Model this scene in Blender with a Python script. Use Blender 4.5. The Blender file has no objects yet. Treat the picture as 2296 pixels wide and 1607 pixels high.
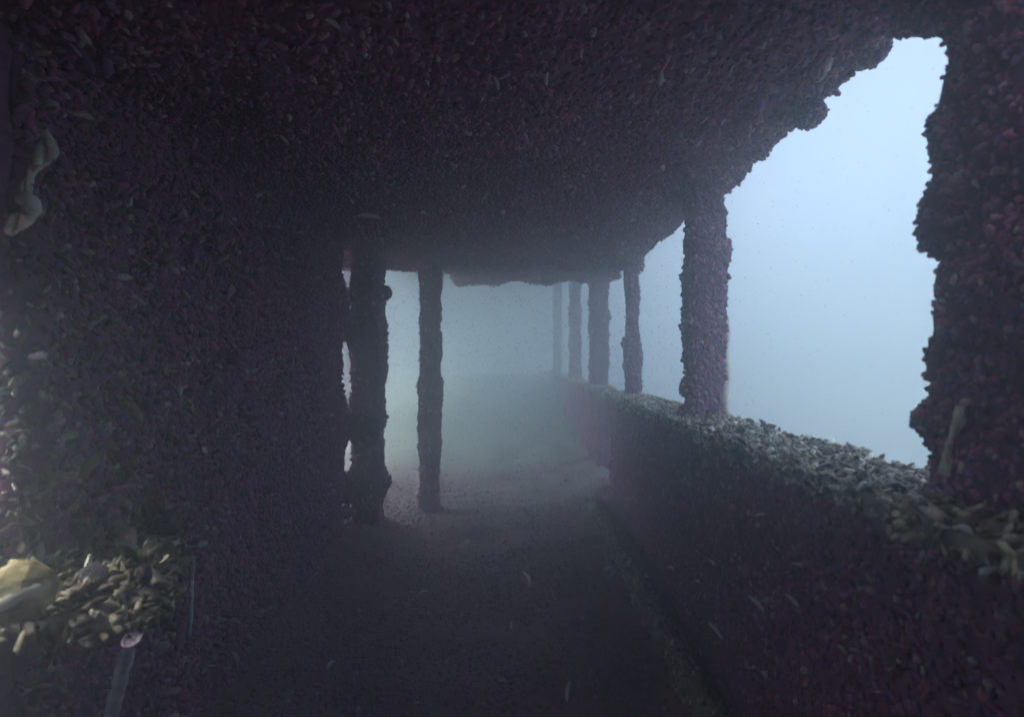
import bpy, math, random
import numpy as np
from mathutils import Vector, Matrix, Euler

random.seed(7)
RNG = np.random.default_rng(11)
sc = bpy.context.scene
C = sc.collection

# ------------------------------------------------------------------ camera
EYE = 1.6                     # height of the lens above the datum (metres)
F, VX, VY = 1300.0, 1166.0, 810.0   # focal length and vanishing point, in pixels of a 2296 px wide print
cam_d = bpy.data.cameras.new('camera')
cam_d.sensor_width = 36.0
cam_d.lens = 36.0 * F / 2296.0
cam_d.clip_start = 0.02
cam_d.clip_end = 500.0
cam_d.dof.use_dof = True
cam_d.dof.focus_distance = 2.1
cam_d.dof.aperture_fstop = 3.0
cam = bpy.data.objects.new('camera', cam_d)
C.objects.link(cam)
cam.location = (0, 0, EYE)
cam.rotation_euler = (math.radians(90) + math.atan(6.5 / F), 0, math.atan(18.0 / F))
sc.camera = cam

# ------------------------------------------------------------------ sky, sun, exposure
SUN_EL, SUN_AZ = math.radians(60), math.radians(-105)     # azimuth clockwise from +Y (ahead) towards +X
world = bpy.data.worlds.new('World')
sc.world = world
world.use_nodes = True
wn = world.node_tree.nodes
wl = world.node_tree.links
bg = wn['Background']
sky = wn.new('ShaderNodeTexSky')
sky.sky_type = 'NISHITA'
sky.sun_disc = False
sky.sun_elevation = SUN_EL
sky.sun_rotation = SUN_AZ
sky.air_density = 1.0
sky.dust_density = 6.0
sky.ozone_density = 1.0
wl.new(sky.outputs[0], bg.inputs[0])
bg.inputs[1].default_value = 0.15
sun_d = bpy.data.lights.new('sun', 'SUN')
sun_d.energy = 3.0
sun_d.angle = math.radians(25)
sun_d.color = (1.0, 0.94, 0.85)
sun = bpy.data.objects.new('sun', sun_d)
C.objects.link(sun)
sd = Vector((math.cos(SUN_EL) * math.sin(SUN_AZ), math.cos(SUN_EL) * math.cos(SUN_AZ), math.sin(SUN_EL)))
sun.rotation_euler = sd.to_track_quat('Z', 'Y').to_euler()
sun.location = (0, 0, 20)
vs = sc.view_settings
vs.view_transform = 'Standard'
vs.look = 'None'
vs.gamma = 1.0
vs.use_curve_mapping = False
vs.exposure = 1.8
cy = sc.cycles
cy.max_bounces = 10
cy.diffuse_bounces = 4
cy.glossy_bounces = 2
cy.transparent_max_bounces = 8
cy.volume_bounces = 4
cy.use_denoising = True
cy.use_guiding = True
cy.sample_clamp_indirect = 3.0
cy.caustics_reflective = False
cy.caustics_refractive = False
WATER_DENSITY = 0.225


# ------------------------------------------------------------------ helpers
def tag(o, label=None, cat=None, group=None, kind=None):
    if label:
        o['label'] = label
    if cat:
        o['category'] = cat
    if group:
        o['group'] = group
    if kind:
        o['kind'] = kind
    return o


def px(x, y, d):
    """Point at depth d (metres ahead of the lens) seen at pixel x, y of a 2296 px wide print."""
    return Vector(((x - VX) / F * d, d, EYE - (y - VY) / F * d))


def _hash(ix, iy, iz, seed):
    n = (ix * 374761393 + iy * 668265263 + iz * 2147483647 + seed * 144269504) & 0x7fffffff
    n = ((n ^ (n >> 13)) * 1274126177) & 0x7fffffff
    n = n ^ (n >> 16)
    return (n & 0xffff) / 32767.5 - 1.0


def vnoise(p, scale, seed=0):
    q = p * scale + 1000.0
    i = np.floor(q).astype(np.int64)
    f = q - i
    f = f * f * (3 - 2 * f)
    r = 0
    for dx in (0, 1):
        wx = f[:, 0] if dx else 1 - f[:, 0]
        for dy in (0, 1):
            wy = f[:, 1] if dy else 1 - f[:, 1]
            for dz in (0, 1):
                wz = f[:, 2] if dz else 1 - f[:, 2]
                r = r + wx * wy * wz * _hash(i[:, 0] + dx, i[:, 1] + dy, i[:, 2] + dz, seed)
    return r


def link_mesh(name, V, Fs, mat, parent=None, smooth=True, col=None):
    """V (n,3) array; Fs (m,k) int array of equal sided faces, or a list of such arrays."""
    me = bpy.data.meshes.new(name)
    if not isinstance(Fs, list):
        Fs = [Fs]
    V = np.ascontiguousarray(V, dtype=np.float32)
    me.vertices.add(len(V))
    me.vertices.foreach_set('co', V.ravel())
    nl = sum(f.size for f in Fs)
    nf = sum(len(f) for f in Fs)
    me.loops.add(nl)
    me.loops.foreach_set('vertex_index', np.concatenate([f.ravel() for f in Fs]).astype(np.int32))
    me.polygons.add(nf)
    tot = np.concatenate([np.full(len(f), f.shape[1], dtype=np.int32) for f in Fs])
    start = np.concatenate([[0], np.cumsum(tot)[:-1]]).astype(np.int32)
    me.polygons.foreach_set('loop_start', start)
    me.polygons.foreach_set('use_smooth', np.full(nf, smooth))
    if col is not None:
        a = me.color_attributes.new('tint', 'FLOAT_COLOR', 'POINT')
        a.data.foreach_set('color', np.ascontiguousarray(col, dtype=np.float32).ravel())
    me.materials.append(mat)
    me.update()
    me.validate()
    o = bpy.data.objects.new(name, me)
    C.objects.link(o)
    if parent is not None:
        o.parent = parent
    return o


def empty(name, loc):
    o = bpy.data.objects.new(name, None)
    o.empty_display_size = 0.1
    C.objects.link(o)
    o.location = loc
    return o


def grid_box(lo, hi, step):
    """Closed box with every face cut into a grid. Returns verts, quads (welded)."""
    lo, hi = np.array(lo, float), np.array(hi, float)
    n = np.maximum(1, np.round((hi - lo) / step).astype(int))
    V, Q, off = [], [], 0
    for ax in range(3):
        a, b = (ax + 1) % 3, (ax + 2) % 3
        for side in (0, 1):
            ga, gb = np.meshgrid(np.linspace(lo[a], hi[a], n[a] + 1), np.linspace(lo[b], hi[b], n[b] + 1), indexing='ij')
            P = np.zeros((ga.size, 3))
            P[:, a], P[:, b] = ga.ravel(), gb.ravel()
            P[:, ax] = hi[ax] if side else lo[ax]
            idx = np.arange(ga.size).reshape(ga.shape)
            q = np.stack([idx[:-1, :-1], idx[1:, :-1], idx[1:, 1:], idx[:-1, 1:]], -1).reshape(-1, 4)
            if not side:
                q = q[:, ::-1]
            V.append(P)
            Q.append(q + off)
            off += len(P)
    V, Q = np.concatenate(V), np.concatenate(Q)
    key = np.round(V, 5)
    _, first, inv = np.unique(key, axis=0, return_index=True, return_inverse=True)
    return V[first], inv.ravel()[Q]


def vert_normals(V, Q):
    n = np.cross(V[Q[:, 2]] - V[Q[:, 0]], V[Q[:, 3]] - V[Q[:, 1]])
    N = np.zeros_like(V)
    for k in range(4):
        np.add.at(N, Q[:, k], n)
    return N / (np.linalg.norm(N, axis=1, keepdims=True) + 1e-9)


def roughen(V, Q, amp, scale, seed, lump=0.0, lscale=4.0):
    """Push a surface out along its normals with two sizes of noise (crusted, lumpy)."""
    N = vert_normals(V, Q)
    d = amp * vnoise(V, scale, seed) + amp * 0.6 * vnoise(V, scale * 2.3, seed + 3)
    if lump:
        l = vnoise(V, lscale, seed + 9)
        d = d + lump * np.clip(l, -0.25, 1)
    return V + N * d[:, None]


# ------------------------------------------------------------------ materials
def mat_crust(name, a, b, scale=60.0, rough=0.75, bump=0.4):
    m = bpy.data.materials.new(name)
    m.use_nodes = True
    t = m.node_tree
    p = t.nodes['Principled BSDF']
    g = t.nodes.new('ShaderNodeTexCoord')
    n1 = t.nodes.new('ShaderNodeTexNoise')
    n1.inputs['Scale'].default_value = scale
    n1.inputs['Detail'].default_value = 6
    n2 = t.nodes.new('ShaderNodeTexVoronoi')
    n2.inputs['Scale'].default_value = scale * 0.7
    r = t.nodes.new('ShaderNodeValToRGB')
    r.color_ramp.elements[0].color = (*a, 1)
    r.color_ramp.elements[1].color = (*b, 1)
    r.color_ramp.elements[0].position = 0.35
    r.color_ramp.elements[1].position = 0.75
    bp = t.nodes.new('ShaderNodeBump')
    bp.inputs['Strength'].default_value = bump
    bp.inputs['Distance'].default_value = 0.01
    L = t.links.new
    L(g.outputs['Object'], n1.inputs['Vector'])
    L(g.outputs['Object'], n2.inputs['Vector'])
    L(n1.outputs['Fac'], r.inputs['Fac'])
    L(r.outputs['Color'], p.inputs['Base Color'])
    L(n2.outputs['Distance'], bp.inputs['Height'])
    L(bp.outputs['Normal'], p.inputs['Normal'])
    p.inputs['Roughness'].default_value = rough
    p.inputs['Specular IOR Level'].default_value = 0.2
    return m


def mat_shell(name, rough=0.55, tint=None, k=1.0):
    """Mussel shell: colour from the shell's own tint, growth lines and patches of silt."""
    m = bpy.data.materials.new(name)
    m.use_nodes = True
    t = m.node_tree
    p = t.nodes['Principled BSDF']
    L = t.links.new
    if tint is None:
        at = t.nodes.new('ShaderNodeAttribute')
        at.attribute_name = 'tint'
        src = at.outputs['Color']
    else:
        oi = t.nodes.new('ShaderNodeObjectInfo')
        src = oi.outputs['Color']
    g = t.nodes.new('ShaderNodeTexCoord')
    n = t.nodes.new('ShaderNodeTexNoise')
    n.inputs['Scale'].default_value = 140 if tint is None else 5 * k
    n.inputs['Detail'].default_value = 4
    mx = t.nodes.new('ShaderNodeMix')
    mx.data_type = 'RGBA'
    mx.blend_type = 'MULTIPLY'
    r = t.nodes.new('ShaderNodeMapRange')
    r.inputs[1].default_value = 0.3
    r.inputs[2].default_value = 0.7
    r.inputs[3].default_value = 0.55
    r.inputs[4].default_value = 1.25
    L(g.outputs['Object'], n.inputs['Vector'])
    L(n.outputs['Fac'], r.inputs[0])
    mx.inputs[0].default_value = 1.0
    L(src, mx.inputs[6])
    L(r.outputs[0], mx.inputs[7])
    L(mx.outputs[2], p.inputs['Base Color'])
    if tint is not None:
        w = t.nodes.new('ShaderNodeTexWave')
        w.wave_type = 'RINGS'
        w.inputs['Scale'].default_value = 6 * k
        w.inputs['Distortion'].default_value = 1.5
        bp = t.nodes.new('ShaderNodeBump')
        bp.inputs['Strength'].default_value = 0.35
        bp.inputs['Distance'].default_value = 0.05 / k
        L(g.outputs['Object'], w.inputs['Vector'])
        L(w.outputs['Fac'], bp.inputs['Height'])
        L(bp.outputs['Normal'], p.inputs['Normal'])
    p.inputs['Roughness'].default_value = rough
    p.inputs['Specular IOR Level'].default_value = 0.3
    return m


def mat_plain(name, c, rough=0.7, var=0.35, scale=8.0):
    m = mat_crust(name, tuple(x * (1 - var) for x in c), tuple(min(0.9, x * (1 + var)) for x in c), scale, rough, 0.3)
    return m


M_BASE = mat_crust('crusted_steel', (0.115, 0.038, 0.085), (0.27, 0.11, 0.215))
M_SILT = mat_crust('silty_deck', (0.13, 0.066, 0.085), (0.28, 0.17, 0.19), 30)
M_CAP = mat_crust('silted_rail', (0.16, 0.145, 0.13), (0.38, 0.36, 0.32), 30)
M_BED = mat_crust('lake_bed_silt', (0.16, 0.16, 0.165), (0.26, 0.26, 0.265), 4)
M_OPEN = mat_crust('pale_deck_silt', (0.13, 0.14, 0.10), (0.30, 0.31, 0.23), 9)
M_DECK = mat_crust('deck_silt', (0.13, 0.066, 0.085), (0.28, 0.17, 0.19), 30)
_t = M_DECK.node_tree
_ramp = [n_ for n_ in _t.nodes if n_.type == 'VALTORGB'][0]
_p = _t.nodes['Principled BSDF']
_g = [n_ for n_ in _t.nodes if n_.type == 'TEX_COORD'][0]
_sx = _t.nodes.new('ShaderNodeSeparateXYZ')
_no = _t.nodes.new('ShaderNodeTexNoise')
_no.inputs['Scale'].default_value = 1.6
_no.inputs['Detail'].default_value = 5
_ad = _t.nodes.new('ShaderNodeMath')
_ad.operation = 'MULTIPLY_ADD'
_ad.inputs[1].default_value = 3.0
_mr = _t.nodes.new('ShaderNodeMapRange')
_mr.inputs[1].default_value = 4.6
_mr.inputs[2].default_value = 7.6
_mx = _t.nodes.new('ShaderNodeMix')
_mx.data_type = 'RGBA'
_mx.inputs[7].default_value = (0.24, 0.29, 0.26, 1)      # pale silt, with daylight on the open stretch painted into its tone
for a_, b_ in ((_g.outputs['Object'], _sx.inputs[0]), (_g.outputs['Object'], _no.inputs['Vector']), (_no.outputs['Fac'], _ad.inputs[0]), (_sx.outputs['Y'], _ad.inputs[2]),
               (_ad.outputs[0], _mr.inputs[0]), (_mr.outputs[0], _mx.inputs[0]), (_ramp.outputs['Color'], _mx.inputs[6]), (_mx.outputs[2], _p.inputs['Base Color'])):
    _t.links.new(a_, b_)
M_SHELLS = mat_shell('mussel_crust')
M_SHELL = mat_shell('mussel_shell', 0.5, True)
SHELL_COLOURS = [('blackish', (0.06, 0.045, 0.035), 3), ('brown', (0.24, 0.20, 0.125), 4), ('tan', (0.42, 0.38, 0.29), 3), ('slate grey', (0.11, 0.10, 0.115), 3), ('russet', (0.32, 0.24, 0.16), 3), ('greyish white', (0.68, 0.66, 0.58), 2.5)]
M_CLAM = mat_crust('yellow_clam', (0.26, 0.21, 0.09), (0.74, 0.66, 0.40), 38, 0.5, 0.7)
M_ROUND = mat_shell('round_shell', 0.6, True, 22.0)
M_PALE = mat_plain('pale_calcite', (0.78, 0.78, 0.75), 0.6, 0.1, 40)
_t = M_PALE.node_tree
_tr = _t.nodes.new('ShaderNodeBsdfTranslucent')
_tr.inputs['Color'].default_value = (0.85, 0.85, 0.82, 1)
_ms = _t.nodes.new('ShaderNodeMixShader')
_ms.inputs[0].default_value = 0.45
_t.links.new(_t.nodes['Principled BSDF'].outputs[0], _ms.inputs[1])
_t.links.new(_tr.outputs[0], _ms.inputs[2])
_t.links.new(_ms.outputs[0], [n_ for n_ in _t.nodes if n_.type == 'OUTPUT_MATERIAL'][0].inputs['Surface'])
M_ROPE = mat_plain('bleached_rope', (0.72, 0.75, 0.64), 0.9, 0.25, 60)
M_PIPE = mat_plain('pale_pipe', (0.48, 0.50, 0.58), 0.7, 0.35, 60)

# ------------------------------------------------------------------ shells
DARK = np.array([[0.20, 0.050, 0.105], [0.36, 0.095, 0.18], [0.36, 0.13, 0.24], [0.20, 0.095, 0.24], [0.42, 0.20, 0.24], [0.52, 0.38, 0.38]]) * np.array([0.93, 1.0, 1.10])
DARK_P = [0.29, 0.25, 0.17, 0.14, 0.09, 0.06]
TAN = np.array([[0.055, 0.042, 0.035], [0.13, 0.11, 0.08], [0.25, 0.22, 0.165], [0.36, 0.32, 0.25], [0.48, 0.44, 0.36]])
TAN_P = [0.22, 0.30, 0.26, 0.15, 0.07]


def shell_low():
    """12 vert mussel: beak at the origin, growing along +x; y across, z thick."""
    V = [(0, 0, 0)]
    for t, w, h in ((0.30, 0.22, 0.17), (0.76, 0.29, 0.19)):
        for k in range(5):
            a = 2 * math.pi * k / 5 + (0.0 if t < 0.5 else 0.6)
            V.append((t, w * math.cos(a), h * math.sin(a)))
    V.append((0.96, 0.04, 0))
    Fs = []
    for k in range(5):
        j = (k + 1) % 5
        Fs += [(0, 1 + j, 1 + k), (1 + k, 1 + j, 6 + k), (1 + j, 6 + j, 6 + k), (6 + k, 6 + j, 11)]
    return np.array(V, float), np.array(Fs)


SLV, SLF = shell_low()
SLIM = SLV * np.array([1.0, 0.68, 0.55])


def crust(name, parent, V, Q, n, size, pal, probs, keep=None, lift=(0.15, 0.9), origin=(0, 0, 0), weight=None, T=None, sink=0.38):
    """n mussels scattered on the quads Q (world coordinates); one mesh, uncountable."""
    tri = np.concatenate([Q[:, [0, 1, 2]], Q[:, [0, 2, 3]]])
    A, B, D = V[tri[:, 0]], V[tri[:, 1]], V[tri[:, 2]]
    nn = np.cross(B - A, D - A)
    ar = np.linalg.norm(nn, axis=1)
    nn = nn / (ar[:, None] + 1e-12)
    cen = (A + B + D) / 3
    w = ar.copy()
    if keep is not None:
        w = w * keep(cen, nn)
    if weight is not None:
        w = w * weight(cen)
    ti = RNG.choice(len(tri), n, p=w / w.sum())
    u, v = RNG.random(n), RNG.random(n)
    fl = u + v > 1
    u[fl], v[fl] = 1 - u[fl], 1 - v[fl]
    P = A[ti] + (B - A)[ti] * u[:, None] + (D - A)[ti] * v[:, None]
    N = nn[ti]
    r = RNG.normal(size=(n, 3))
    tng = r - (r * N).sum(1, keepdims=True) * N
    tng /= np.linalg.norm(tng, axis=1, keepdims=True)
    el = RNG.uniform(lift[0], lift[1], n)[:, None]
    X = tng * np.cos(el) + N * np.sin(el)
    r = RNG.normal(size=(n, 3))
    Y = np.cross(N + 0.7 * r, X)
    Y /= np.linalg.norm(Y, axis=1, keepdims=True)
    Z = np.cross(X, Y)
    s = RNG.uniform(size[0], size[1], n) * np.where(RNG.random(n) < 0.05, 1.35, 1.0)
    ws = s * RNG.uniform(0.85, 1.3, n)
    P = P - X * (s * sink)[:, None]
    T = SLV if T is None else T
    W = (P[:, None, :] + X[:, None, :] * (T[None, :, 0, None] * s[:, None, None])
         + Y[:, None, :] * (T[None, :, 1, None] * ws[:, None, None]) + Z[:, None, :] * (T[None, :, 2, None] * ws[:, None, None]))
    Fs = (SLF[None] + (np.arange(n) * len(T))[:, None, None]).reshape(-1, 3)
    ci = RNG.choice(len(pal), n, p=probs)
    c = pal[ci] * RNG.uniform(0.7, 1.3, (n, 1))
    col = np.ones((n, len(T), 4))
    col[:, :, :3] = c[:, None, :]
    o = link_mesh(name, W.reshape(-1, 3) - np.array(origin), Fs, M_SHELLS, parent, True, col.reshape(-1, 4))
    o['kind'] = 'stuff'
    return o


def shell_high(seed):
    """Nearby mussel, two closed valves with a lip; beak at origin, 1 long."""
    rg = random.Random(seed)
    wv, hv = 0.27 * rg.uniform(0.9, 1.25), 0.17 * rg.uniform(0.85, 1.2)
    bend = rg.uniform(-0.12, 0.12)
    nr, ns = 7, 12
    V = []
    for i in range(nr):
        t = (i + 0.15) / (nr - 0.7)
        w = wv * math.sin(math.pi * min(1, t) ** 0.72) ** 0.7
        h = hv * math.sin(math.pi * min(1, t) ** 0.6) ** 0.8
        for k in range(ns):
            a = 2 * math.pi * k / ns
            ca, sa = math.cos(a), math.sin(a)
            e = 0.78 if abs(sa) < 0.01 else 1.0      # seam between the valves
            V.append((t, w * ca * e + bend * math.sin(math.pi * t), h * sa * (0.9 + 0.1 * math.cos(3 * t * 6))))
    b = len(V)
    V += [(0, 0, 0), (1.0, 0.0, 0)]
    Q = [(i * ns + k, i * ns + (k + 1) % ns, (i + 1) * ns + (k + 1) % ns, (i + 1) * ns + k) for i in range(nr - 1) for k in range(ns)]
    T = [(b, (k + 1) % ns, k) for k in range(ns)] + [(b + 1, (nr - 1) * ns + k, (nr - 1) * ns + (k + 1) % ns) for k in range(ns)]
    return np.array(V), [np.array(Q), np.array(T)]


def shell_cup(seed):
    """Single empty valve: a thin shallow cup, 1 long."""
    rg = random.Random(seed)
    wv, hv = rg.uniform(0.24, 0.33), rg.uniform(0.12, 0.2)
    nr, ns = 5, 14
    V = []
    for side in (1.0, 0.82):
        for i in range(nr + 1):
            f = math.sin(0.5 * math.pi * i / nr)
            for k in range(ns):
                a = 2 * math.pi * k / ns
                c_ = math.cos(a)
                w = wv * (1.0 + 0.25 * c_) * (0.8 if c_ < -0.7 else 1.0)
                V.append((0.5 + 0.5 * f * c_ * (side if i < nr else 1), w * f * math.sin(a) * (side if i < nr else 1), hv * side * math.sqrt(max(0, 1 - f * f)) - (0 if side == 1 else 0.01)))
    n1 = (nr + 1) * ns
    Q = []
    for o_, fl in ((0, 0), (n1, 1)):
        for i in range(nr):
            for k in range(ns):
                q = [o_ + i * ns + k, o_ + (i + 1) * ns + k, o_ + (i + 1) * ns + (k + 1) % ns, o_ + i * ns + (k + 1) % ns]
                Q.append(q[::-1] if fl else q)
    for k in range(ns):
        a, b = nr * ns + k, nr * ns + (k + 1) % ns
        Q.append([a, a + n1, b + n1, b])
    return np.array(V), [np.array(Q)]


SHELL_PROTOS = []
for sd_ in range(5):
    hv_, hf_ = shell_high(sd_) if sd_ < 3 else shell_cup(sd_)
    ob_ = link_mesh('mussel', hv_, hf_, M_SHELL)
    SHELL_PROTOS.append(ob_)
SHELL_USED = [False] * 5


def put_shell(P, X, N, s, where, group):
    k = random.randrange(5)
    if SHELL_USED[k]:
        o = SHELL_PROTOS[k].copy()
        C.objects.link(o)
    else:
        o = SHELL_PROTOS[k]
        SHELL_USED[k] = True
    X = Vector(X).normalized()
    Nv = Vector(N) * (1 if k < 3 or random.random() < 0.4 else -1) + Vector([random.gauss(0, 0.6) for _ in range(3)])
    Y = Nv.cross(X).normalized()
    Z = X.cross(Y)
    Rm = Matrix((X, Y, Z)).transposed().to_4x4()
    o.matrix_world = Matrix.Translation(Vector(P) - X * s * 0.15) @ Rm @ Matrix.Diagonal((s, s * random.uniform(0.78, 1.1), s * random.uniform(0.75, 1.05), 1))
    cn, cc, _ = random.choices(SHELL_COLOURS, [q[2] for q in SHELL_COLOURS])[0]
    o.color = (*[v * random.uniform(0.85, 1.15) for v in cc], 1)
    sn = 'small' if s < 0.033 else 'large' if s > 0.046 else 'middling'
    tag(o, '%s %s %s %s' % (sn, cn, 'closed mussel' if k < 3 else 'empty half shell', where(Vector(P))), 'mussel', group)
    return o


# ================================================================== THE SETTING
RI, RO = 0.64, 0.80           # inner and outer face of the outboard side (bulwark, posts)
LW = -1.0                     # face of the inboard wall
ZC = EYE + 0.667              # underside of the deck above
ZB = EYE - 0.203              # top of the bulwark
BED = -2.6

# lake bed, reaching well past what the water lets one see
n = 70
gx, gy = np.meshgrid(np.linspace(-55, 55, n + 1), np.linspace(-55, 55, n + 1), indexing='ij')
P = np.stack([gx.ravel(), gy.ravel(), np.full(gx.size, BED)], 1)
P[:, 2] += 0.18 * vnoise(P * np.array([1, 1, 0]), 0.25, 2) + 0.06 * vnoise(P * np.array([1, 1, 0]), 1.1, 4)
idx = np.arange(gx.size).reshape(gx.shape)
Q = np.stack([idx[:-1, :-1], idx[1:, :-1], idx[1:, 1:], idx[:-1, 1:]], -1).reshape(-1, 4)
tag(link_mesh('lake_bed', P, Q, M_BED), 'pale silty lake bed around the wreck', 'ground', kind='structure')

# hull under the deck (carries everything, sits in the silt)
V, Q = grid_box((-4.0, -4.0, BED - 0.4), (RO - 0.03, 16.5, -0.05), 0.25)
V = roughen(V, Q, 0.02, 6, 21, 0.03, 2)
tag(link_mesh('hull', V, Q, M_BASE), 'steel hull of the sunken ship below the deck', 'hull', kind='structure')


def floor_z(x, y):
    z = 0.36 + 0.10 * np.clip(y - 1.2, -0.4, 2.6) + 0.05 * np.clip(y - 3.8, 0, 12)
    return z + 0.05 * np.exp(-((x - 0.64) / 0.12) ** 2) + 0.05 * np.exp(-((x + 1.0) / 0.2) ** 2)


nx = 70
ys = np.concatenate([np.linspace(-3.5, 0.8, 30, endpoint=False), np.linspace(0.8, 5.5, 120, endpoint=False), np.linspace(5.5, 16.2, 110)])
gx, gy = np.meshgrid(np.linspace(-3.9, RO - 0.05, nx + 1), ys, indexing='ij')
P = np.stack([gx.ravel(), gy.ravel(), np.zeros(gx.size)], 1)
P[:, 2] = floor_z(P[:, 0], P[:, 1]) + 0.025 * vnoise(P, 3.2, 30) + 0.025 * vnoise(P, 6, 31) + 0.014 * vnoise(P, 14, 32) + 0.008 * vnoise(P, 33, 33)
idx = np.arange(gx.size).reshape(gx.shape)
FQ = np.stack([idx[:-1, :-1], idx[1:, :-1], idx[1:, 1:], idx[:-1, 1:]], -1).reshape(-1, 4)
FV = P
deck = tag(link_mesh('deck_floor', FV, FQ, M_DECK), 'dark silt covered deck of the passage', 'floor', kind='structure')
crust('mussel_crust', deck, FV, FQ, 12000, (0.014, 0.03), DARK * np.array([0.85, 1.1, 1.0]), DARK_P,
      keep=lambda c, n: ((c[:, 1] > 0.3) & (c[:, 1] < 6) & (c[:, 0] > -1.4)).astype(float) * np.where(vnoise(c, 3, 5) > -0.1, 1, 0.25) * np.clip((5.2 - c[:, 1]) / 2.4, 0.05, 1), lift=(0.0, 0.5))


# ------------------------------------------------------------------ deck above (ceiling)
def slab(name, lo, hi, step, seed, amp=0.012, lump=0.03, mat=M_BASE):
    V, Q = grid_box(lo, hi, step)
    V = roughen(V, Q, amp, 16, seed, lump, 5)
    return link_mesh(name, V, Q, mat), V, Q


ceil, CV, CQ = slab('deck_ceiling', (-2.2, 1.0, ZC), (RO - 0.02, 3.92, ZC + 0.11), 0.04, 41)
tag(ceil, 'mussel covered underside of the deck above the passage', 'ceiling', kind='structure')
crust('mussel_crust', ceil, CV, CQ, 25000, (0.013, 0.031), DARK, DARK_P,
      keep=lambda c, n: ((c[:, 1] > 0.8) & (c[:, 0] > -1.1) & ((n[:, 2] < 0.3) | (c[:, 0] > 0.6))).astype(float), weight=lambda c: np.where(c[:, 0] > 0.7, 2.2, 1.0))

for lo, hi in (((-1.08, -1.8, ZC), (0.50, 0.995, ZC + 0.11)), ((0.505, -1.8, ZC), (RO - 0.02, 0.30, ZC + 0.11)), ((0.505, 0.68, ZC), (RO - 0.02, 0.995, ZC + 0.11))):  # gap left between the unseen plates, added to let daylight onto the near right
    V, Q = grid_box(lo, hi, 0.07)
    V = roughen(V, Q, 0.012, 14, 47, 0.02, 5)
    link_mesh('deck_plate', V, Q, M_BASE, ceil)

# unseen deck added to shade the water ahead, carried by a front and posts
V, Q = grid_box((-3.0, 3.2, EYE + 2.25), (RO + 0.05, 15.8, EYE + 2.38), 0.3)
V = roughen(V, Q, 0.02, 6, 101, 0.03, 2)
tag(link_mesh('shade_deck', V, Q, M_BASE), 'unseen higher deck added to shade the open deck ahead', 'deck', kind='structure')
V, Q = grid_box((-1.2, 3.3, ZC + 0.125), (RO - 0.1, 3.42, EYE + 2.27), 0.2)
V = roughen(V, Q, 0.02, 6, 102, 0.03, 2)
tag(link_mesh('bulkhead', V, Q, M_BASE), 'unseen upper front added to carry the shading deck', 'wall', kind='structure')
crust('mussel_crust', ceil, CV, CQ, 900, (0.03, 0.05), DARK * 1.1, DARK_P, T=SLIM, sink=0.15, lift=(0.1, 1.1),
      keep=lambda c, n: ((c[:, 1] > 0.9) & (c[:, 0] > -1.0) & (n[:, 2] < -0.3)).astype(float) * np.where(vnoise(c, 4.5, 79) > 0.1, 1.0, 0.1))
# far stretch of the upper deck, mostly on the outboard side
far, XV, XQ = slab('deck_ceiling', (-0.52, 3.98, ZC + 0.02), (RO - 0.02, 5.1, ZC + 0.13), 0.045, 43, 0.03, 0.09)
tag(far, 'hazy far strip of the upper deck beyond the cross beam', 'ceiling', kind='structure')
crust('mussel_crust', far, XV, XQ, 3000, (0.025, 0.045), DARK, DARK_P, keep=lambda c, n: ((n[:, 2] < 0.3)).astype(float))

# bulkhead closing the passage behind the lens
back, BV, BQ = slab('bulkhead', (-1.35, -1.95, 0.2), (RO, -1.83, ZC + 0.1), 0.12, 45)
tag(back, 'dark steel bulkhead behind the lens', 'wall', kind='structure')

# ------------------------------------------------------------------ inboard wall
root = empty('inboard_wall', (LW, 1.0, 0.3))
tag(root, 'long dark wall thick with mussels along the left of the passage', 'wall')
pieces = []
V, Q = grid_box((LW - 0.10, 1.13, 0.25), (LW, 3.275, ZC + 0.02), 0.035)
V = roughen(V, Q, 0.016, 12, 51, 0.06, 3.2)
pieces.append((V, Q))
o = link_mesh('plating', V - np.array(root.location), Q, M_BASE, root)
crust('mussel_crust', root, V, Q, 22000, (0.013, 0.034), DARK, DARK_P,
      keep=lambda c, n: ((n[:, 0] > -0.3) & (c[:, 1] > 1.17)).astype(float), origin=root.location, weight=lambda c: np.where(c[:, 1] > 3.1, 2.0, 1.0))
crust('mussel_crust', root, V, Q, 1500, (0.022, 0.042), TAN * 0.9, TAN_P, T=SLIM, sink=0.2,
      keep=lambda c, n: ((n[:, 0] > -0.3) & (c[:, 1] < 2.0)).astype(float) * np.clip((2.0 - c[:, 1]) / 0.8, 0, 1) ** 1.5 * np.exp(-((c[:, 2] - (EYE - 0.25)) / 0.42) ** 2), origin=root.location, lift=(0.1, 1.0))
for n_, sz_, pal_, far_ in ((1700, (0.032, 0.058), DARK * 1.1, 3.2), (700, (0.03, 0.055), TAN * 0.9, 2.6)):
    crust('mussel_crust', root, V, Q, n_, sz_, pal_, DARK_P if len(pal_) == 6 else TAN_P, T=SLIM, sink=0.15, origin=root.location, lift=(0.1, 1.25),
          keep=lambda c, n: ((n[:, 0] > 0.2) & (c[:, 1] < far_)).astype(float) * np.where(vnoise(c, 4.5, 77) + 0.4 * vnoise(c, 11, 78) > 0.05, 1.0, 0.08))
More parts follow.
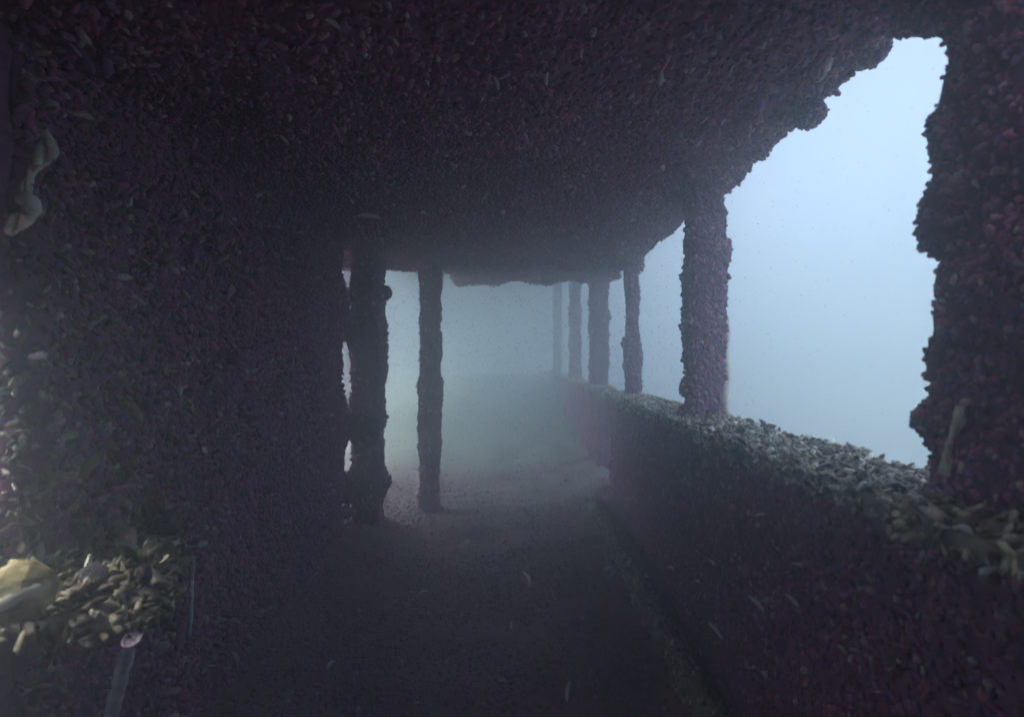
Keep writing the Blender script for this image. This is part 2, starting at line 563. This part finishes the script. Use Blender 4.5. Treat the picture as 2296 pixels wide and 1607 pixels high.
for y_ in (748, 935, 968, 1075, 1110, 1150, 1190, 1230, 1275):
    p_ = px(779 + random.uniform(-3, 3), y_, 3.34)
    vb, qb = grid_box((-1, -1, -1), (1, 1, 1), 0.4)
    vb = vb / np.linalg.norm(vb, axis=1, keepdims=True) * np.array((0.045, 0.05, random.uniform(0.03, 0.06)))
    vb = roughen(vb, qb, 0.012, 30, int(y_)) + np.array(p_)
    ob_ = link_mesh('mussel_clump', vb - np.array(root.location), qb, M_BASE, root)
    crust('mussel_crust', ob_, vb, qb, 90, (0.012, 0.028), DARK, DARK_P, origin=root.location, lift=(0.0, 0.7))
# near wall, unseen, with an opening added to let daylight onto the ledge
for lo, hi in (((LW - 0.10, -1.8, 0.25), (LW, 0.58, ZC + 0.02)), ((LW - 0.10, 0.585, 0.25), (LW, 1.125, EYE - 0.47)), ((LW - 0.10, 0.585, EYE + 0.14), (LW, 1.125, ZC + 0.02))):
    V, Q = grid_box(lo, hi, 0.06)
    V = roughen(V, Q, 0.012, 14, 52, 0.02, 4)
    link_mesh('plating', V - np.array(root.location), Q, M_BASE, root)


# ------------------------------------------------------------------ posts and beams
def post(name, lo, hi, seed, label, cat, group, n, size=(0.013, 0.033), pale=1.0, lump=0.022, step=0.022, amp=0.012, taper=None, lean=(0, 0)):
    base = ((lo[0] + hi[0]) / 2, (lo[1] + hi[1]) / 2, lo[2])
    root = empty(name, base)
    tag(root, label, cat, group)
    V, Q = grid_box(lo, hi, step)
    t = (V[:, 2] - lo[2]) / (hi[2] - lo[2])
    V[:, 0] += lean[0] * t
    V[:, 1] += lean[1] * t
    V = roughen(V, Q, amp, 18, seed, lump, 7)
    link_mesh('shaft', V - np.array(base), Q, M_BASE, root)
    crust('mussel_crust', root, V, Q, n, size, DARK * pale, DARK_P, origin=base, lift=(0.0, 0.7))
    return root


PG = 'mussel covered deck posts'
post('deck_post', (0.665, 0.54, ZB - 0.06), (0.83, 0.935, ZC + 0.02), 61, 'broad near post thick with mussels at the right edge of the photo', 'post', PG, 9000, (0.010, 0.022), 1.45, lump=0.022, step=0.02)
pc = post('deck_post', (0.655, 2.20, ZB - 0.05), (0.775, 2.33, ZC + 0.02), 62, 'sharp dark post between the large bright opening and the small opening', 'post', PG, 3000)
post('deck_post', (0.682, 3.66, ZB - 0.05), (0.752, 3.78, ZC + 0.02), 63, 'grey post at the far side of the small bright opening', 'post', PG, 1800)
post('deck_post', (-0.985, 3.36, 0.50), (-0.82, 3.52, ZC + 0.02), 64, 'dark thick post standing just beyond the end of the inboard wall', 'post', PG, 5000, lump=0.03)
post('deck_post', (-0.655, 3.74, 0.52), (-0.535, 3.86, ZC + 0.02), 65, 'slim free standing post in the middle of the hazy far opening', 'post', PG, 3500, lean=(0.01, 0))
post('deck_post', (0.655, 5.25, 0.60), (0.80, 5.5, EYE + 2.26), 66, 'pale hazy post, first one beyond the cross beam on the outboard side', 'post', PG, 1800, (0.025, 0.045))
post('deck_post', (0.66, 7.55, 0.60), (0.79, 7.75, EYE + 2.26), 67, 'faint hazy post, second one beyond the cross beam on the outboard side', 'post', PG, 1200, (0.03, 0.05))
post('deck_post', (0.66, 11.2, 0.60), (0.80, 11.4, EYE + 2.26), 68, 'faintest hazy post, farthest along the outboard side', 'post', PG, 800, (0.03, 0.06), step=0.05)
post('deck_post', (-2.3, 7.5, 0.55), (-2.15, 7.7, EYE + 2.26), 69, 'hazy post on the inboard side hidden behind the dark thick post', 'post', PG, 800, (0.03, 0.06), step=0.05)

# cross beam that ends the covered part
bm_root = empty('cross_beam', (-0.3, 3.86, ZC - 0.05))
tag(bm_root, 'mussel covered cross beam above the far opening of the passage', 'beam')
V, Q = grid_box((-1.6, 3.80, ZC - 0.045), (RO, 3.93, ZC + 0.13), 0.03)
V = roughen(V, Q, 0.012, 14, 71, 0.025, 6)
link_mesh('girder', V - np.array(bm_root.location), Q, M_BASE, bm_root)
crust('mussel_crust', bm_root, V, Q, 6000, (0.02, 0.04), DARK, DARK_P, origin=bm_root.location)

def clump(parent, p, rad, n, seed):
    """A knot of mussels growing on something: lumpy ball with shells all over."""
    V, Q = grid_box((-1, -1, -1), (1, 1, 1), 0.4)
    V = V / np.linalg.norm(V, axis=1, keepdims=True) * np.array(rad)
    V = roughen(V, Q, min(rad) * 0.25, 1.2 / min(rad), seed) + np.array(p)
    base = np.array(parent.location)
    o = link_mesh('mussel_clump', V - base, Q, M_BASE, parent)
    crust('mussel_crust', o, V, Q, n, (0.011, 0.024), DARK, DARK_P, origin=base, lift=(0.0, 0.6))


POSTS = [o for o in C.objects if o.type == 'EMPTY' and o.name.startswith('deck_post')]
pn, pC, pD, pA, pB = POSTS[:5]
for par, x, y, d, rad, n in ((ceil, 1815, 262, 1.52, (0.03, 0.05, 0.026), 160), (ceil, 1652, 396, 2.10, (0.022, 0.04, 0.02), 90), (ceil, 1950, 130, 1.30, (0.02, 0.05, 0.02), 90), (ceil, 2078, 28, 1.02, (0.05, 0.06, 0.032), 200), (ceil, 2120, 20, 0.98, (0.05, 0.06, 0.04), 200),
                             (pn, 2122, 488, 0.92, (0.040, 0.05, 0.060), 260), (pn, 2116, 945, 0.92, (0.038, 0.05, 0.045), 260), (pn, 2122, 800, 0.92, (0.026, 0.04, 0.05), 180), (pn, 2128, 300, 0.92, (0.026, 0.04, 0.05), 180),
                             (pA, 862, 1080, 3.42, (0.04, 0.05, 0.05), 120), (pA, 864, 655, 3.42, (0.03, 0.05, 0.04), 90), (pA, 790, 745, 3.40, (0.03, 0.04, 0.03), 80),
                             (pB, 980, 790, 3.78, (0.035, 0.05, 0.06), 120), (pB, 948, 925, 3.78, (0.032, 0.05, 0.05), 100),
                             (pC, 1540, 868, 2.25, (0.028, 0.04, 0.04), 110), (pC, 1536, 930, 2.25, (0.030, 0.05, 0.04), 110), (pC, 1620, 560, 2.25, (0.028, 0.04, 0.045), 110), (pD, 1432, 800, 3.70, (0.025, 0.04, 0.06), 90)):
    clump(par, px(x, y, d), rad, n, int(x))

# thin pipe behind the sharp post, pale flakes on it
pr = empty('stand_pipe', (0.80, 2.28, ZB - 0.03))
tag(pr, 'thin pale flaking pipe close against the sharp dark post', 'pipe')


def tube(pts, rads, ns=10):
    pts = [Vector(p) for p in pts]
    V, Q = [], []
    for i, p in enumerate(pts):
        d = (pts[min(i + 1, len(pts) - 1)] - pts[max(i - 1, 0)]).normalized()
        a = d.orthogonal().normalized() if abs(d.z) < 0.9 else Vector((1, 0, 0)).cross(d).normalized()
        b = d.cross(a)
        for k in range(ns):
            t = 2 * math.pi * k / ns
            V.append(p + (a * math.cos(t) + b * math.sin(t)) * rads[i])
    for i in range(len(pts) - 1):
        for k in range(ns):
            j = (k + 1) % ns
            Q.append((i * ns + k, i * ns + j, (i + 1) * ns + j, (i + 1) * ns + k))
    caps = [np.array([list(range(ns))[::-1]]), np.array([[(len(pts) - 1) * ns + k for k in range(ns)]])]
    return np.array([tuple(v) for v in V]), [np.array(Q)] + caps


pp = [(0.806 + 0.003 * math.sin(k), 2.28, ZB - 0.05 + k * 0.026) for k in range(18)]
V, Q = tube(pp, [0.013 + 0.004 * random.random() for _ in pp])
link_mesh('pipe', V - np.array(pr.location), Q, M_ROPE, pr)

# ------------------------------------------------------------------ bulwark (outboard)
def bulwark(label, y0, y1, seed, n, ncap, size):
    base = ((RI + RO) / 2, (y0 + y1) / 2, 0.3)
    root = empty('bulwark', base)
    tag(root, label, 'bulwark', 'bulwark of the passage')
    V, Q = grid_box((RI + 0.02, y0, 0.2), (RO - 0.04, y1, ZB - 0.05), 0.035)
    V = roughen(V, Q, 0.012, 14, seed, 0.03, 5)
    link_mesh('plating', V - np.array(base), Q, M_BASE, root)
    crust('mussel_crust', root, V, Q, n, size, DARK, DARK_P, origin=base, keep=lambda c, nn: ((nn[:, 0] < 0.3) & (c[:, 1] > 0.5)).astype(float))
    V, Q = grid_box((RI - 0.07, y0 - 0.003, ZB - 0.055), (RO, y1 + 0.003, ZB - 0.015), 0.03)
    V = roughen(V, Q, 0.008, 16, seed + 1, 0.018, 7)
    cap = link_mesh('cap_rail', V - np.array(base), Q, M_CAP, root)
    crust('mussel_crust', cap, V, Q, ncap, (0.016, 0.034), np.clip(TAN * np.array([2.0, 2.05, 2.1]), 0, 0.8), TAN_P, origin=base, T=SLIM, sink=0.2, keep=lambda c, nn: ((nn[:, 2] > -0.3) & (c[:, 1] > 0.4)).astype(float), lift=(0.1, 0.7))  # shell colours brightened to stand in for weak daylight on the rail
    return V, Q


CAPV, CAPQ = bulwark('near bulwark with a pale mussel crusted top below the large bright opening', -1.8, 4.25, 81, 18000, 8000, (0.013, 0.031))
bulwark('far hazy bulwark beyond the cross beam', 4.85, 13.5, 83, 3000, 2500, (0.025, 0.045))
# wall panel above the bulwark near and behind the lens
V, Q = grid_box((RI + 0.03, -1.8, ZB - 0.05), (RO - 0.03, 0.06, ZC + 0.02), 0.08)
V = roughen(V, Q, 0.012, 14, 85, 0.02, 5)
tag(link_mesh('wall_panel', V, Q, M_BASE), 'outboard wall panel behind the lens', 'wall', kind='structure')

# ------------------------------------------------------------------ ledge at the lower left
lr = empty('wall_ledge', (LW, 1.1, EYE - 0.55))
tag(lr, 'mussel heaped ledge sticking out of the wall at lower left', 'ledge')
ZL = EYE - 0.415
plan = [(-1.02, 0.98), (-0.66, 0.98), (-0.655, 1.04), (-0.70, 1.14), (-0.82, 1.36), (-1.02, 1.64)]
nu, nv = 30, 44
LV = []
for i in range(nu + 1):
    for j in range(nv + 1):
        y = 0.98 + (1.64 - 0.98) * j / nv
        xo = np.interp(y, [p[1] for p in plan[1:]], [p[0] for p in plan[1:]])
        x = -1.02 + (xo + 1.02) * i / nu
        LV.append((x, y, 0))
LV = np.array(LV)
top = LV.copy()
edge = np.tile(np.arange(nu + 1)[:, None] / nu, (1, nv + 1)).ravel()
top[:, 2] = ZL + 0.03 * vnoise(LV, 7, 91) + 0.015 * vnoise(LV, 19, 92) - 0.03 * edge ** 3
bot = LV.copy()
bot[:, 2] = ZL - 0.07 + 0.02 * vnoise(LV, 9, 93)
idx = np.arange(len(LV)).reshape(nu + 1, nv + 1)
tq = np.stack([idx[:-1, :-1], idx[1:, :-1], idx[1:, 1:], idx[:-1, 1:]], -1).reshape(-1, 4)
off = len(LV)
bd = np.concatenate([idx[:, 0], idx[-1, 1:], idx[-2::-1, -1], idx[0, -2:0:-1]])
sq = np.array([(bd[k], bd[k] + off, bd[(k + 1) % len(bd)] + off, bd[(k + 1) % len(bd)]) for k in range(len(bd))])
LV2 = np.concatenate([top, bot])
LQ = np.concatenate([tq, tq[:, ::-1] + off, sq])
link_mesh('shelf', LV2 - np.array(lr.location), LQ, M_CAP, lr)
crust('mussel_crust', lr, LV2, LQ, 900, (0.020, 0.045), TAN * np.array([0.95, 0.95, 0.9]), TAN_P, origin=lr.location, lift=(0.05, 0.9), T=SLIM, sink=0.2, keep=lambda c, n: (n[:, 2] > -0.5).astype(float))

# pale leaning pipes below the ledge
for (x0, y0, x1, y1, d, rad, lab) in ((302, 1375, 236, 1640, 1.10, 0.013, 'pale leaning pipe running down from the corner of the wall ledge'),
                                      (428, 1250, 420, 1425, 1.34, 0.006, 'short faint pale pipe stub, the one beside the ledge corner')):
    a, b = px(x0, y0, d), px(x1, y1, d + 0.05)
    r = empty('pipe', b)
    tag(r, lab, 'pipe')
    pts = [a.lerp(b, k / 14) + Vector((random.gauss(0, 0.0015), 0, 0)) for k in range(15)]
    V, Q = tube(pts, [rad * random.uniform(0.75, 1.2) for _ in pts])
    link_mesh('tube', V - np.array(b), Q, M_PIPE, r)


fb = empty('fallen_pipe', (0.53, 2.6, float(floor_z(np.array(0.53), np.array(2.6)))))
tag(fb, 'crusted pipe lying half buried along the deck beside the bulwark', 'pipe')
pts = []
for k in range(40):
    t_ = k / 39
    x_, y_ = 0.60 - 0.13 * t_, 1.5 + 2.3 * t_
    pts.append((x_ + 0.01 * math.sin(k * 0.7), y_, float(floor_z(np.array(x_), np.array(y_))) + 0.055 + 0.008 * math.sin(k * 1.3)))
V, Q = tube(pts, [0.042 + 0.008 * random.random() for _ in pts], 12)
link_mesh('tube', V - np.array(fb.location), Q, M_CAP, fb)
crust('mussel_crust', fb, V, Q[0], 2200, (0.013, 0.03), TAN * 1.5, TAN_P, origin=fb.location, lift=(0.0, 0.7))

wr = empty('wall_rail', (LW + 0.04, 2.25, EYE + 0.03))
tag(wr, 'short crusted rail running along the dark wall at eye height', 'rail')
pts = [(LW + 0.045 + 0.004 * math.sin(k), 1.92 + k * 0.05, EYE + 0.01 + k * 0.006 + 0.004 * math.sin(k * 2.1)) for k in range(15)]
V, Q = tube(pts, [0.020 + 0.006 * random.random() for _ in pts], 10)
link_mesh('bar', V - np.array(wr.location), Q, M_BASE, wr)
crust('mussel_crust', wr, V, Q[0], 260, (0.015, 0.032), DARK * 1.5, DARK_P, origin=wr.location, lift=(0.0, 0.8))

# ------------------------------------------------------------------ frayed pale strands of rope
def strand(pixels, d, wid, label, mat=M_ROPE):
    pts0 = [px(x, y, d) for x, y in pixels]
    base = pts0[-1]
    r = empty('frayed_rope', base)
    tag(r, label, 'rope')
    for s in range(6):
        pts, rad = [], []
        n = 26
        ph = random.uniform(0, 6)
        for k in range(n + 1):
            t = k / n * (len(pts0) - 1)
            i = min(int(t), len(pts0) - 2)
            p = pts0[i].lerp(pts0[i + 1], t - i)
            w = wid[i] * (1 - (t - i)) + wid[i + 1] * (t - i)
            a = ph + s * 1.05 + k * 0.35
            pts.append(p + Vector((math.cos(a) * w * 0.6, math.sin(a) * w * 0.5, random.gauss(0, 0.002))))
            rad.append(max(0.0012, w * random.uniform(0.35, 0.6)))
        V, Q = tube(pts, rad, 6)
        link_mesh('strand', V - np.array(base), Q, mat, r)
    return r


strand([(86, 282), (92, 330), (80, 356), (52, 392), (38, 430), (50, 462), (20, 500), (8, 520)], 1.02, [0.005, 0.019, 0.012, 0.008, 0.011, 0.024, 0.016, 0.008],
       'pale frayed rope hanging at the left edge of the photo')
strand([(2142, 910), (2138, 950), (2118, 985), (2112, 1020), (2108, 1062)], 0.84, [0.006, 0.008, 0.004, 0.006, 0.008],
       'pale frayed rope end hanging down the broad near post')

# ------------------------------------------------------------------ single mussels large enough to pick out
def scatter(V, Q, n, keep, size, where, group, lift=(0.0, 0.7)):
    tri = np.concatenate([Q[:, [0, 1, 2]], Q[:, [0, 2, 3]]])
    A, B, D = V[tri[:, 0]], V[tri[:, 1]], V[tri[:, 2]]
    nn = np.cross(B - A, D - A)
    ar = np.linalg.norm(nn, axis=1)
    nn = nn / (ar[:, None] + 1e-12)
    w = ar * keep((A + B + D) / 3, nn)
    for ti in RNG.choice(len(tri), n, p=w / w.sum()):
        u, v = sorted(RNG.random(2))
        P = A[ti] * u + B[ti] * (v - u) + D[ti] * (1 - v)
        N = Vector(nn[ti])
        t = Vector(RNG.normal(size=3))
        t = (t - N * t.dot(N)).normalized()
        e = random.uniform(*lift)
        put_shell(Vector(P) + N * 0.006, t * math.cos(e) + N * math.sin(e), N, random.uniform(*size), where, group)


scatter(LV2, LQ, 110, lambda c, n: ((c[:, 1] > 0.85) & (n[:, 2] > 0.1) | (n[:, 0] > 0.3) & (c[:, 1] > 0.85)).astype(float), (0.032, 0.072),
        lambda p: 'on the wall ledge ' + ('beside the large yellow clam' if p.y < 1.08 and p.x < -0.85 else 'at its front edge' if p.y < 1.10 else 'back against the wall' if p.x < -0.9 else 'at its far corner'), 'mussels on the wall ledge', (0.0, 1.1))
WV, WQ = pieces[0]
scatter(WV, WQ, 70, lambda c, n: ((n[:, 0] > 0.4) & (c[:, 1] < 1.9) & (c[:, 2] > EYE - 0.5) & (c[:, 2] < EYE + 0.3)).astype(float), (0.028, 0.046),
        lambda p: 'on the dark wall ' + ('just above the ledge' if p.z < EYE - 0.2 else 'near the frayed rope' if p.z > EYE + 0.1 and p.y < 1.5 else 'at eye height'), 'mussels on the wall above the ledge', (0.1, 0.9))
scatter(CAPV, CAPQ, 90, lambda c, n: ((n[:, 2] > 0.3) & (c[:, 1] > 0.55) & (c[:, 1] < 2.2)).astype(float), (0.024, 0.04),
        lambda p: 'on the bulwark top ' + ('beside the broad near post' if p.y < 1.05 else 'midway along the large opening' if p.y < 1.7 else 'close to the sharp dark post'), 'mussels on the bulwark top')


# large yellow clam at the left edge, flat round shell and gaping shell on the ledge
def dome(name, c, u, v, w, rad, mat, parent=None, glint_ridge=0.0, nr=16, ns=28, ripple=0.0):
    """Round shell: u, v span its plane, w is the bulge."""
    V = []
    for i in range(nr + 1):
        a = math.pi * i / nr
        for k in range(ns):
            t = 2 * math.pi * k / ns
            rr = math.sin(a) * (1 + 0.03 * math.cos(5 * t) + 0.015 * math.cos(11 * t))
            h = math.cos(a) + ripple * math.cos(rr * 19 + 0.9 * math.cos(t + 0.4) + 0.5 * math.cos(3 * t))
            h += glint_ridge * math.exp(-((math.sin(t - 0.35) * rr) / 0.16) ** 2) * max(0, h) ** 0.5
            V.append(Vector(c) + Vector(u) * rr * math.cos(t) * rad[0] + Vector(v) * rr * math.sin(t) * rad[1] + Vector(w) * h * rad[2])
    Q = np.array([(i * ns + k, (i + 1) * ns + k, (i + 1) * ns + (k + 1) % ns, i * ns + (k + 1) % ns) for i in range(nr) for k in range(ns)])
    V = np.array([tuple(p) for p in V])
    if parent is not None:
        V = V - np.array(parent.location)
    return link_mesh(name, V, Q, mat, parent)


cl = px(30, 1332, 0.955)
cr = empty('clam', cl)
tag(cr, 'large rounded yellow clam shell at the left edge below the ledge', 'clam')
tc = (Vector((0, 0, EYE)) - cl).normalized()
ux = Vector((0, 0, 1)).cross(tc).normalized()
uy = tc.cross(ux)
dome('valve', cl, ux, uy, tc, (0.054, 0.050, 0.036), M_CLAM, cr, 0.0, nr=26, ns=44, ripple=0.012)
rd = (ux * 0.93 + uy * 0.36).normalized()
dome('glint_ridge', cl + tc * 0.031 - uy * 0.006 - rd * 0.004, rd, tc.cross(rd), tc, (0.034, 0.012, 0.006), M_PALE, cr, ripple=0.06)  # pale bump painting in the bright highlight on the clam

for (x, y, d, r, lab) in ((350, 1236, 1.19, 0.030, 'flat round grey shell near the corner of the wall ledge'), (200, 1290, 1.06, 0.022, 'bluish oval shell in the middle of the wall ledge')):
    c = px(x, y, d)
    t = (Vector((0.1, -0.1, EYE + 0.3)) - c).normalized()
    a = Vector((0, 0, 1)).cross(t).normalized()
    b = t.cross(a)
    e = empty('round_shell', c)
    tag(e, lab, 'shell')
    dome('valve', c, a, b, t, (r, r * 0.85, r * 0.13), M_ROUND, e, ripple=0.25).color = (0.20, 0.18, 0.12, 1) if x > 300 else (0.20, 0.20, 0.225, 1)

c = px(345, 1292, 1.14)
e = empty('gaping_shell', c)
tag(e, 'gaping pale shell at the very corner of the wall ledge', 'shell')
for s in (1, -1):
    t = Vector((0.15, -0.75, 0.62 * s)).normalized()
    a = Vector((1, 0.15, 0.1 * s)).normalized()
    b = t.cross(a).normalized()
    dome('valve', c + Vector((0, 0, 0.008 * s)), a, b, t, (0.036, 0.018, 0.007), M_ROUND, e, ripple=0.2).color = (0.42, 0.38, 0.29, 1)


# ------------------------------------------------------------------ drifting flakes
def flake_mesh():
    V, Q = [], []
    n = 9
    for i in range(n + 1):
        t = i / n * 2 - 1
        w = (1 - t * t) ** 0.6 * 0.16 + 0.004
        zc = 0.14 * (1 - t * t)
        for k in range(6):
            a = 2 * math.pi * k / 6
            V.append((t * 0.5, zc + w * math.cos(a), 0.5 * w * math.sin(a)))
    for i in range(n):
        for k in range(6):
            Q.append((i * 6 + k, (i + 1) * 6 + k, (i + 1) * 6 + (k + 1) % 6, i * 6 + (k + 1) % 6))
    return np.array(V), np.array(Q)


fV, fQ = flake_mesh()
flake0 = link_mesh('drifting_flake', fV, fQ, M_PALE)
first = True
GC, GF = 'flakes drifting below the ceiling', 'flakes drifting above the deck'
LC = 'thin pale flake of debris drifting in front of the dark ceiling'
LF = 'thin pale flake of debris drifting in front of the dark deck and bulwark'
flakes = [  # x, y, length in px, angle, width factor, label
    (643, 261, 26, -70, 1.5, 'brightest pale flake drifting below the ceiling at upper left', None),
    (632, 312, 34, -50, 0.5, LC, GC), (742, 50, 42, -35, 0.6, LC, GC), (176, 256, 52, -18, 0.6, LC, GC), (1228, 176, 34, 85, 0.6, LC, GC),
    (1112, 186, 34, -70, 0.5, LC, GC), (956, 184, 18, -60, 0.8, LC, GC), (1306, 120, 26, 80, 0.5, LC, GC), (820, 98, 24, -50, 0.5, LC, GC),
    (700, 176, 30, -60, 0.5, LC, GC), (885, 92, 24, -60, 0.6, LC, GC), (1622, 276, 18, 50, 0.6, LC, GC), (430, 434, 30, -35, 0.5, LC, GC),
    (270, 62, 30, -40, 0.6, LC, GC), (825, 486, 56, -5, 0.4, LC, GC), (1040, 420, 16, 40, 0.8, LC, GC), (948, 478, 14, 0, 1.2, LC, GC),
    (1131, 477, 17, 75, 2.2, 'small round white flake drifting low before the ceiling centre', None),
    (1489, 378, 22, 85, 1.9, 'small yellowish flake drifting near the ceiling edge beside the large opening', None),
    (1046, 1222, 30, 55, 0.9, LF, GF), (1130, 1213, 22, 50, 0.6, LF, GF), (1180, 1296, 40, -65, 0.5, LF, GF), (950, 1328, 24, 20, 0.6, LF, GF),
    (1034, 1378, 14, 0, 1.4, LF, GF), (1148, 1400, 22, 85, 0.5, LF, GF), (1275, 1545, 54, 82, 0.35, LF, GF), (742, 1490, 28, 50, 0.6, LF, GF),
    (1362, 1272, 20, 20, 0.6, LF, GF), (1502, 1271, 18, -20, 0.8, LF, GF), (1592, 1257, 18, -40, 0.6, LF, GF), (1782, 1262, 28, -12, 0.5, LF, GF),
    (1690, 1350, 56, -45, 0.4, LF, GF), (1770, 1342, 50, -45, 0.4, LF, GF), (1600, 1410, 58, -50, 0.3, LF, GF), (1880, 1448, 34, -45, 0.6, LF, GF),
    (1910, 1452, 32, -15, 0.7, LF, GF), (1700, 1152, 26, 5, 0.5, LF, GF), (2076, 1408, 20, -35, 0.6, LF, GF), (1962, 1544, 26, 0, 0.5, LF, GF),
    (1707, 1506, 26, -55, 2.0, 'bright white flake drifting lowest before the bulwark', None),
    (2150, 1186, 44, -28, 0.9, 'long pale flake drifting just under the bulwark top near the right edge', None),
    (1410, 1258, 14, 30, 0.9, LF, GF), (1560, 1300, 16, -30, 0.7, LF, GF), (2040, 1400, 18, -30, 0.7, LF, GF),
]
def flake_words(f):
    x, y, ln, ang = f[:4]
    a = abs(ang)
    w = '%s %s pale flake drifting ' % ('long' if ln > 40 else 'short' if ln > 20 else 'tiny', 'level' if a < 22 else 'slanting' if a < 58 else 'steep')
    if f[6] == GC:
        return w + ('below the ceiling over the ledge' if x < 500 else 'below the ceiling near the wall' if x < 900 else 'below the middle of the ceiling' if x < 1400 else 'below the ceiling edge')
    return w + ('above the middle of the deck' if x < 1330 else 'before the bulwark' if x < 1850 else 'before the bulwark near the broad post')


_seen = {}
for f_ in flakes:
    if f_[6]:
        _seen.setdefault(flake_words(f_), []).append(f_)
for (x, y, ln, ang, wf, lab, grp) in flakes:
    if grp:
        f_ = (x, y, ln, ang, wf, lab, grp)
        lab = flake_words(f_)
        mates = sorted(_seen[lab])
        if len(mates) > 1:
            lab += ', ' + ['first', 'second', 'third', 'fourth', 'fifth', 'sixth', 'seventh'][mates.index(f_)] + ' from the left'
    d = min(random.uniform(0.9, 1.25), 0.58 * F / max(1, VY - y), 0.84 * F / max(1, VX - x), 0.56 * F / max(1, x - VX))
    p = px(x, y, d)
    o = flake0 if first else flake0.copy()
    if not first:
        C.objects.link(o)
    first = False
    L = ln / F * d * 1.0
    a = math.radians(ang)
    X = Vector((math.cos(a), random.uniform(-0.15, 0.15), math.sin(a))).normalized()
    N = (Vector((0, -1, 0)) - X * X.y * -1).normalized()
    Y = N.cross(X).normalized()
    Zv = X.cross(Y)
    o.matrix_world = Matrix.Translation(p) @ Matrix((X, Y, Zv)).transposed().to_4x4() @ Matrix.Diagonal((L if wf < 1.4 else L * 0.75, L * wf * (1.3 if wf < 1.4 else 0.7), L * wf * (1.3 if wf < 1.4 else 0.9), 1))
    tag(o, lab, 'flake', grp)

# fine silt hanging in the passage, far too much to count
ns_ = 30000
d_ = RNG.uniform(0.35, 3.4, ns_)
Pn = np.stack([RNG.uniform(-0.95, 0.62, ns_), d_, RNG.uniform(0.7, ZC - 0.04, ns_)], 1)
sz = RNG.uniform(0.0002, 0.00055, ns_) * np.clip(d_, 0.5, 2.2)
tv = np.array([(1, 1, 1), (1, -1, -1), (-1, 1, -1), (-1, -1, 1)], float)
st = RNG.uniform(0.4, 1.6, (ns_, 1, 3))
W_ = Pn[:, None, :] + tv[None] * sz[:, None, None] * st
Fs_ = (np.array([(0, 1, 2), (0, 3, 1), (0, 2, 3), (1, 3, 2)])[None] + (np.arange(ns_) * 4)[:, None, None]).reshape(-1, 3)
cc_ = np.array([[0.05, 0.03, 0.04], [0.30, 0.16, 0.20], [0.16, 0.18, 0.26], [0.40, 0.36, 0.36], [0.18, 0.22, 0.20]])[RNG.integers(0, 5, ns_)]
col_ = np.ones((ns_, 4, 4))
col_[:, :, :3] = cc_[:, None, :]
tag(link_mesh('suspended_silt', W_.reshape(-1, 3), Fs_, M_SHELLS, None, False, col_.reshape(-1, 4)), 'fine silt specks hanging in the dark passage', 'silt', kind='stuff')

# ------------------------------------------------------------------ the water itself
m = bpy.data.materials.new('water_haze')
m.use_nodes = True
t = m.node_tree
for nd in list(t.nodes):
    if nd.type != 'OUTPUT_MATERIAL':
        t.nodes.remove(nd)
out = [nd for nd in t.nodes if nd.type == 'OUTPUT_MATERIAL'][0]
pv = t.nodes.new('ShaderNodeVolumePrincipled')
pv.inputs['Color'].default_value = (0.81, 0.898, 0.932, 1)
pv.inputs['Density'].default_value = WATER_DENSITY
pv.inputs['Anisotropy'].default_value = 0.8
t.links.new(pv.outputs[0], out.inputs['Volume'])
V, Q = grid_box((-58, -58, BED - 1.6), (58, 58, EYE + 3.2), 200)
hz = link_mesh('haze', V, Q, m, smooth=False)
tag(hz, 'pale blue green murky water filling the wreck', 'water', kind='stuff')
